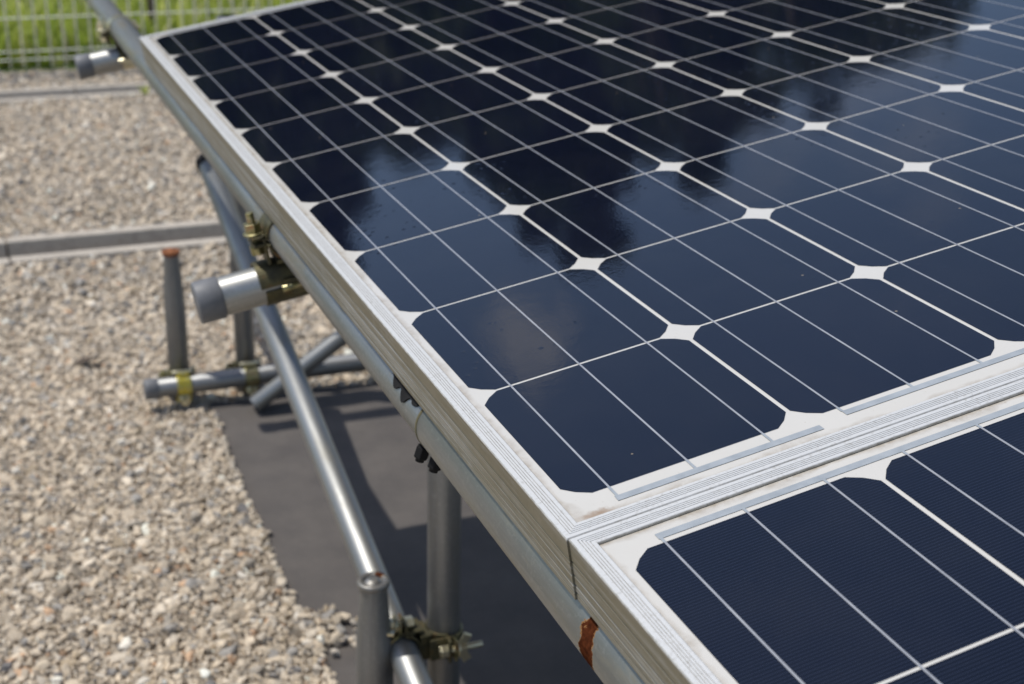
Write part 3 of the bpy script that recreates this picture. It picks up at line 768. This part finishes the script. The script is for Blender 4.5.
# ------------------------------------------------------------------ clamps
def half_ring(b, ax_c, r0, r1, width, a0, a1, n=18):
    """ring segment round local x axis through (0, 0, ax_c); angles in the yz plane"""
    vs = []
    for i in range(n + 1):
        t = a0 + (a1 - a0) * i / n
        for r in (r0, r1):
            for x in (-width / 2, width / 2):
                vs.append((x, r * math.cos(t), ax_c + r * math.sin(t)))
    fs = []
    for i in range(n):
        o = i * 4
        fs += [(o, o + 1, o + 5, o + 4), (o + 2, o + 6, o + 7, o + 3), (o, o + 4, o + 6, o + 2), (o + 1, o + 3, o + 7, o + 5)]
    fs += [(0, 2, 3, 1), (n * 4, n * 4 + 1, n * 4 + 3, n * 4 + 2)]
    b.add(vs, fs)
def hexa(r): return [(r * math.cos(R(60 * i)), r * math.sin(R(60 * i))) for i in range(6)]
def clamp(label, mat4, g, mats, ra=PR, rb=PR, wing=False, wb=0.036, rod=0.030, wa=0.036):
    """pipe A runs along local x at z = +g, pipe B along local y at z = -g"""
    t = thing('pipe_clamp', label, 'clamp', mat4, group='steel pipe clamps')
    body, capm, boltm = mats
    swap = Matrix(((0, 1, 0), (1, 0, 0), (0, 0, -1)))
    bd_ = MB()
    gap = max(0.004, 2 * g - ra - rb - 0.001)
    bd_.box((0, 0, 0), (0.036, 0.036, max(0.003, 2 * g - ra - rb - 0.004)))
    sub = []
    for r, mm in ((ra, None), (rb, swap)):
        q = MB(); half_ring(q, g, r + 0.0004, r + 0.0038, wb if mm else wa, R(186), R(354))
        q.box((0, -(r + 0.010), g - 0.004), (0.032, 0.014, 0.0036)); q.box((0, -(r + 0.0045), g - 0.010), (0.030, 0.0034, 0.034)); q.box((0, r + 0.005, g - 0.004), (0.034, 0.007, 0.010))
        bd_.add([mm @ Vector(p) if mm else Vector(p) for p in q.v], q.f)
        c = MB(); half_ring(c, g, r + 0.0004, r + 0.0034, wb - 0.008 if mm else wa - 0.008, R(4), R(176))
        c.box((0, -(r + 0.010), g + 0.004), (0.030, 0.014, 0.0034)); c.box((0, r + 0.005, g + 0.005), (0.022, 0.007, 0.010))
        bt = MB(); bt.cyl((0, -(r + 0.0115), g - 0.017), (0, -(r + 0.0115), g + rod), 0.0042, 14)
        bt.lathe([(0.0042, g - 0.0165), (0.0085, g - 0.0165), (0.0085, g - 0.0065), (0.0042, g - 0.0065)], 6, (0, -(r + 0.0115), 0), smooth=False)
        nt_ = MB(); nt_.lathe([(0.0045, g + 0.0062), (0.0115, g + 0.0062), (0.0115, g + 0.0080), (0.0088, g + 0.0090)], 20, (0, -(r + 0.0115), 0), smooth=False)
        nt_.prism(hexa(0.0092), g + 0.0088, g + 0.0185, org=(0, -(r + 0.0115), 0))
        if wing:
            for s_ in (-1, 1):
                nt_.box((s_ * 0.013, -(r + 0.0115), g + 0.017), (0.014, 0.004, 0.012), Matrix.Rotation(s_ * -0.5, 3, 'Y'))
        pn = MB(); pn.cyl((-0.021, r + 0.0085, g), (0.021, r + 0.0085, g), 0.0038, 14)
        for name, q, mtl in (('cap', c, capm), ('bolt', bt, boltm), ('nut', nt_, boltm), ('hinge_pin', pn, boltm)):
            if mm: q.v = [tuple(mm @ Vector(p)) for p in q.v]
            sub.append((name, q, mtl))
    bd_.build('saddle', body, t, 0.0006)
    bolt = None
    for name, q, mtl in sub:
        o = q.build(name, mtl, bolt if name == 'nut' else t, 0.0005)
        if name == 'bolt': bolt = o
    return t
def frame_mat(xa, za, org):
    xa = Vector(xa).normalized(); za = Vector(za); za = (za - xa * za.dot(xa)).normalized(); ya = za.cross(xa)
    mt = Matrix((xa, ya, za)).transposed().to_4x4(); mt.translation = Vector(org); return mt
ZD = (M['zinc_dull'], M['zinc'], M['zinc'])
ZB = (M['zinc'], M['zinc_vivid'], M['zinc_bright'])
clamp('rusty yellow zinc clamp joining the middle rafter stub to the rail pipe', frame_mat((0, -1, 0), ZP, P2W(PXC, RY_N, (PZ + RZ) / 2)), 0.0255, (M['zinc_dull'], M['zinc_dull'], M['zinc']), wb=0.084, wa=0.046)
clamp('zinc clamp at the top left joining the far rafter stub to the rail pipe', frame_mat((0, -1, 0), ZP, P2W(PXC, RY_F, (PZ + RZ) / 2)), 0.0255, (M['zinc_dull'], M['zinc_bright'], M['zinc_bright']))
clamp('bright yellow clamp holding the rusty topped stake to the ground pipe', frame_mat((1, 0, 0), (0, -1, 0), (0.0775, 2.0815, 0.053)), 0.0215, ZB, 0.0200, 0.0216)
clamp('dull clamp holding the back post to the ground pipe', frame_mat((1, 0, 0), (0, -1, 0), (0.217, 2.0825, 0.053)), 0.0225, (M['zinc_dull'], M['zinc'], M['zinc_bright']), 0.0200, PR)
pb = BA + bd * 0.0
axn = (NP + Vector((0, 0, 0.215)) - pb); axn.z = 0
dirn = Vector((axn.x, axn.y, 0)).normalized()
clamp('brass coloured clamp with bolts joining the bright brace to the front post', frame_mat((0, 0, -1), dirn, (pb + NP + Vector((0, 0, 0.205))) / 2), 0.0295, (M['zinc_dull'], M['zinc'], M['zinc_bright']), PR, 0.0195, wing=True, rod=0.040)

# black bolt ends hanging below the rail, holding the panel frame
def hook_bolt(label, y, dx):
    t = thing('hook_bolt', label, 'bolt', PM @ Matrix.Translation((dx, y, -0.0845)) @ Matrix.Rotation(R(28), 4, 'Y'), group='black bolt ends under the rail pipe')
    b = MB(); b.cyl((0, 0, -0.012), (0, 0, 0.012), 0.0035, 14); b.build('rod', M['rubber'], t)
    h = MB(); h.lathe([(0.0050, -0.0095), (0.0060, -0.0085), (0.0060, -0.000), (0.0050, 0.001)], 6, smooth=False); h.build('nut', M['rubber'], t, 0.0006)
hook_bolt('black hex bolt end under the rail pipe, left one of the pair', 0.262, -0.0165)
hook_bolt('black hex bolt end under the rail pipe, right one beside the front post', 0.241, -0.0125)
# jagged black strip between frame and rail
def jagged_strip():
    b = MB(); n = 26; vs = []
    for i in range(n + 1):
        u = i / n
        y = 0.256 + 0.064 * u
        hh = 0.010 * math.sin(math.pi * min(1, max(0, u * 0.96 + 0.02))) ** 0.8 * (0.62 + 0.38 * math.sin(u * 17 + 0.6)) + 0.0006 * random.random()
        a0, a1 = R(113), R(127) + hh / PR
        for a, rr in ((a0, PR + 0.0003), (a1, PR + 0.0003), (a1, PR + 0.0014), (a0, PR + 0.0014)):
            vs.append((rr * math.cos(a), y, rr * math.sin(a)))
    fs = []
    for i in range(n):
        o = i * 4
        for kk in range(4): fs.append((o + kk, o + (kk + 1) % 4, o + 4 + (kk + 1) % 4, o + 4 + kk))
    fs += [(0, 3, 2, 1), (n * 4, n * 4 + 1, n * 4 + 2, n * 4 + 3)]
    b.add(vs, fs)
    o = b.build('black_strip', M['rubber']); o.matrix_world = PM @ Matrix.Translation((PXC, 0, PZ))
    tag(o, 'jagged black strip on the rail pipe below the panel frame', 'strip')
jagged_strip()
